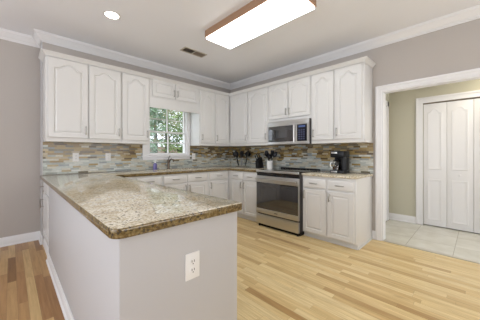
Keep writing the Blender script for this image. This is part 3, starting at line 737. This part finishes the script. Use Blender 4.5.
# white crock
ck = (-0.24, -1.335)
c = thing('utensil_crock', 'white ceramic crock of black utensils left of the stove', 'crock', (ck[0], ck[1], CT))
b = B(); lathe(b, [(0.050, 0), (0.054, 0.004), (0.056, 0.145), (0.058, 0.15), (0.050, 0.15), (0.048, 0.02), (0.0, 0.018)], seg=28); obj('crock_body', b, M['white'], c)
for kind, ang, rr, h_, lab, rl, sz in (('ladle', 80, 0.100, 0.300, 'black ladle leaning left in the white crock', 0.3, 1.3), ('spoon', 168, 0.085, 0.315, 'black spoon standing left of centre in the white crock', 1.2, 1.3),
                                 ('turner', -14, 0.062, 0.330, 'black turner standing upright at the back of the white crock', 1.4, 1.0), ('ladle', 218, 0.085, 0.250, 'low black ladle in front of the other utensils in the white crock', 0.9, 1.2),
                                 ('spoon', 294, 0.118, 0.300, 'black spoon leaning far right over the white crock rim', 1.4, 1.15)):
    a = math.radians(ang); a2 = a if kind == 'turner' else a+PI+0.6
    utensil(kind, lab, (ck[0]+0.030*math.cos(a2), ck[1]+0.030*math.sin(a2), CT+0.032), (ck[0]+rr*math.cos(a), ck[1]+rr*math.sin(a), CT+h_), 'utensils in the white crock', rl, size=sz)
# knife block
kb = thing('knife_block', 'black knife block between corner and white crock', 'knife block', (-0.23, -1.085, CT), -PI/2)
b = B()
V = [b.verts.new(q) for q in ((-0.045, -0.07, 0), (0.045, -0.07, 0), (0.045, 0.07, 0), (-0.045, 0.07, 0), (-0.062, -0.06, 0.13), (0.028, -0.06, 0.13), (0.015, 0.05, 0.21), (-0.075, 0.05, 0.21))]
for q in ((3, 2, 1, 0), (4, 5, 6, 7), (0, 1, 5, 4), (1, 2, 6, 5), (2, 3, 7, 6), (3, 0, 4, 7)): b.faces.new([V[i] for i in q])
obj('block', b, M['black'], kb, bevel=0.004)
k = 0
for tx, ty, lab in ((0.2, 0.25, 'left front'), (0.75, 0.25, 'right front'), (0.2, 0.7, 'left rear'), (0.75, 0.7, 'right rear')):
    q = Vector((-0.062+0.09*tx-0.013*ty, -0.06+0.11*ty, 0.131+0.08*ty)); q = Matrix.Rotation(-PI/2, 3, 'Z') @ q + Vector((-0.23, -1.085, CT))
    kn_ = thing('knife', 'black-handled knife in the block, %s slot' % lab, 'knife', q, -PI/2, 'knives in the block')
    b = B(); dv = Vector((-0.16, -0.35, 0.92)).normalized()
    tube(b, [tuple(dv*0.003), tuple(dv*0.05), tuple(dv*0.095)], [0.009, 0.0105, 0.009], 8); obj('handle', b, M['black'], kn_)
    b = B(); cyl(b, tuple(dv*0.0955), tuple(dv*0.099), 0.008); obj('butt_cap', b, M['knife'], kn_)
# utensil carousel
uc = (-0.25, -0.62)
c = thing('utensil_carousel', 'steel stand holding a ring of black utensils near the corner', 'utensil stand', (uc[0], uc[1], CT))
b = B(); lathe(b, [(0.075, 0), (0.078, 0.004), (0.07, 0.012), (0.012, 0.018), (0.01, 0.02)], seg=28); obj('base', b, M['nickel'], c)
b = B(); cyl(b, (0, 0, 0.0205), (0, 0, 0.30), 0.007); ellipsoid(b, (0, 0, 0.305), 0.012, 0.012, 0.012); obj('pole', b, M['nickel'], c)
b = B()
A = [(0.10*math.cos(2*PI*k/28), 0.10*math.sin(2*PI*k/28), 0.185) for k in range(29)]
tube(b, A, 0.006, 8)
for k in range(3): a = 2*PI*k/3+0.5; cyl(b, (0.008*math.cos(a), 0.008*math.sin(a), 0.185), (0.095*math.cos(a), 0.095*math.sin(a), 0.185), 0.004)
obj('ring', b, M['nickel'], c)
names_ = ['leftmost', 'front left', 'front right', 'rightmost', 'rear right', 'rear left']
for k in range(6):
    a = math.radians(100+k*60)
    q0 = (uc[0]+0.080*math.cos(a), uc[1]+0.080*math.sin(a), CT+0.03); q1 = (uc[0]+0.148*math.cos(a), uc[1]+0.148*math.sin(a), CT+0.305)
    kd = ('turner', 'ladle', 'spoon')[k % 3]
    utensil(kd, 'black %s on the steel stand, %s of its ring' % (kd, names_[k]), q0, q1, 'utensils on the steel stand', a+PI/2, size=1.4)
# coffee maker
cm = thing('coffee_maker', 'black drip coffee maker on the counter right of the stove', 'coffee maker', (-0.235, -2.612, CT), -PI/2); cm.scale = (0.84, 0.9, 1.04)
b = B(); box(b, -0.115, -0.13, 0, 0.115, 0.13, 0.04, 0.012); obj('base', b, M['black'], cm)
b = B(); box(b, -0.108, 0.03, 0.0405, 0.112, 0.125, 0.215, 0.012); cyl(b, (0.075, -0.02, 0.0405), (0.075, -0.02, 0.30), 0.048, seg=24); obj('water_tank', b, M['black'], cm)
b = B(); box(b, -0.115, -0.115, 0.2155, 0.115, 0.125, 0.305, 0.016); obj('brew_head', b, M['black'], cm)
b = B(); box(b, -0.095, -0.119, 0.268, 0.005, -0.1152, 0.292, 0.001); obj('head_trim', b, M['steel'], cm)
b = B(); box(b, -0.095, -0.1345, 0.012, 0.01, -0.1305, 0.032, 0.001); obj('base_trim', b, M['steel'], cm)
b = B(); lathe(b, [(0.045, 0), (0.058, 0.008), (0.064, 0.05), (0.058, 0.09), (0.042, 0.115), (0.044, 0.125), (0.041, 0.125), (0.039, 0.115), (0.055, 0.09), (0.061, 0.05), (0.055, 0.01), (0.0, 0.008)], (-0.040, -0.055, 0.042), 28); car = obj('carafe', b, M['glass'], cm)
b = B(); lathe(b, [(0.0, 0.0), (0.052, 0.002), (0.059, 0.04), (0.0, 0.0405)], (-0.040, -0.055, 0.0525), 28); obj('coffee', b, M['coffee'], car)
b = B(); lathe(b, [(0.045, 0), (0.046, 0.008), (0.02, 0.022), (0.0, 0.022)], (-0.040, -0.055, 0.168), 24); obj('lid', b, M['black'], car)
b = B(); tube(b, [(-0.08, -0.085, 0.15), (-0.105, -0.115, 0.148), (-0.112, -0.122, 0.11), (-0.10, -0.105, 0.07), (-0.085, -0.092, 0.07)], 0.008, 8); obj('carafe_handle', b, M['steel'], car)

# ------------------------------------------------------------------ ceiling things
LX0, LX1, LY0, LY1 = -1.859, -1.425, -2.867, -1.565
cl = thing('ceiling_light', 'long fluorescent ceiling light with oak frame and bright diffuser', 'ceiling light', ((LX0+LX1)/2, (LY0+LY1)/2, H-0.1))
hx, hy = (LX1-LX0)/2, (LY1-LY0)/2
b = B(); tk = 0.010
box(b, -hx, -hy, 0.012, -hx+tk, hy, 0.0995); box(b, hx-tk, -hy, 0.012, hx, hy, 0.0995); box(b, -hx+tk, -hy, 0.012, hx-tk, -hy+tk, 0.0995); box(b, -hx+tk, hy-tk, 0.012, hx-tk, hy, 0.0995)
obj('frame', b, M['oak'], cl)
b = B(); box(b, -hx+tk+0.0005, -hy+tk+0.0005, -0.010, hx-tk-0.0005, hy-tk-0.0005, 0.05, 0.008); obj('diffuser', b, M['diff'], cl)
rl = thing('recessed_light', 'round recessed ceiling light, lit, above the left cabinets', 'ceiling light', (-2.814, -1.104, H))
b = B(); lathe(b, [(0.070, -0.001), (0.070, -0.006), (0.092, -0.004), (0.095, -0.0005), (0.070, -0.0005)], seg=32); obj('trim_ring', b, M['trim'], rl)
b = B(); lathe(b, [(0.0, -0.002), (0.069, -0.003), (0.069, -0.0008), (0.0, -0.0008)], seg=32); obj('lens', b, M['can'], rl)
cv = thing('ceiling_vent', 'small bronze louvred vent in the ceiling near the window', 'vent', (-1.601, -0.919, H), 0)
b = B(); vx, vy = 0.20, 0.080
for x0, x1, y0, y1 in ((-vx, vx, -vy, -vy+0.02), (-vx, vx, vy-0.02, vy), (-vx, -vx+0.02, -vy+0.02, vy-0.02), (vx-0.02, vx, -vy+0.02, vy-0.02), (-0.006, 0.006, -vy+0.02, vy-0.02)): box(b, x0, y0, -0.008, x1, y1, -0.0005, 0.001)
obj('frame', b, M['vent2'], cv)
for i in range(22):
    x = -vx+0.027+i*(2*vx-0.054)/21
    if abs(x) < 0.010: continue
    sl = 0.006 if x < 0 else -0.006
    b = B(); V = [b.verts.new(q) for q in ((x-sl, -vy+0.021, -0.0075), (x-sl, vy-0.021, -0.0075), (x+sl, vy-0.021, -0.001), (x+sl, -vy+0.021, -0.001))]
    V2 = [b.verts.new((v.co.x+0.0015, v.co.y, v.co.z)) for v in V]
    b.faces.new(V); b.faces.new(list(reversed(V2)))
    for q in range(4): b.faces.new((V[q], V[(q+1) % 4], V2[(q+1) % 4], V2[q]))
    obj('louvre', b, M['vent'] , cv)
b = B(); box(b, -vx+0.02, -vy+0.02, -0.0009, vx-0.02, vy-0.02, -0.0003); obj('backing', b, M['slot'], cv)
# repeats share a group
for o in COL.objects:
    if o.parent is None and 'label' in o.keys() and not o.get('group'):
        k = o.name.split('.')[0]
        g = {'upper_cabinet': 'white upper cabinets', 'base_cabinet': 'white base cabinets', 'wall_outlet': 'white wall outlets', 'countertop': 'granite countertops'}.get(k)
        if g: o['group'] = g
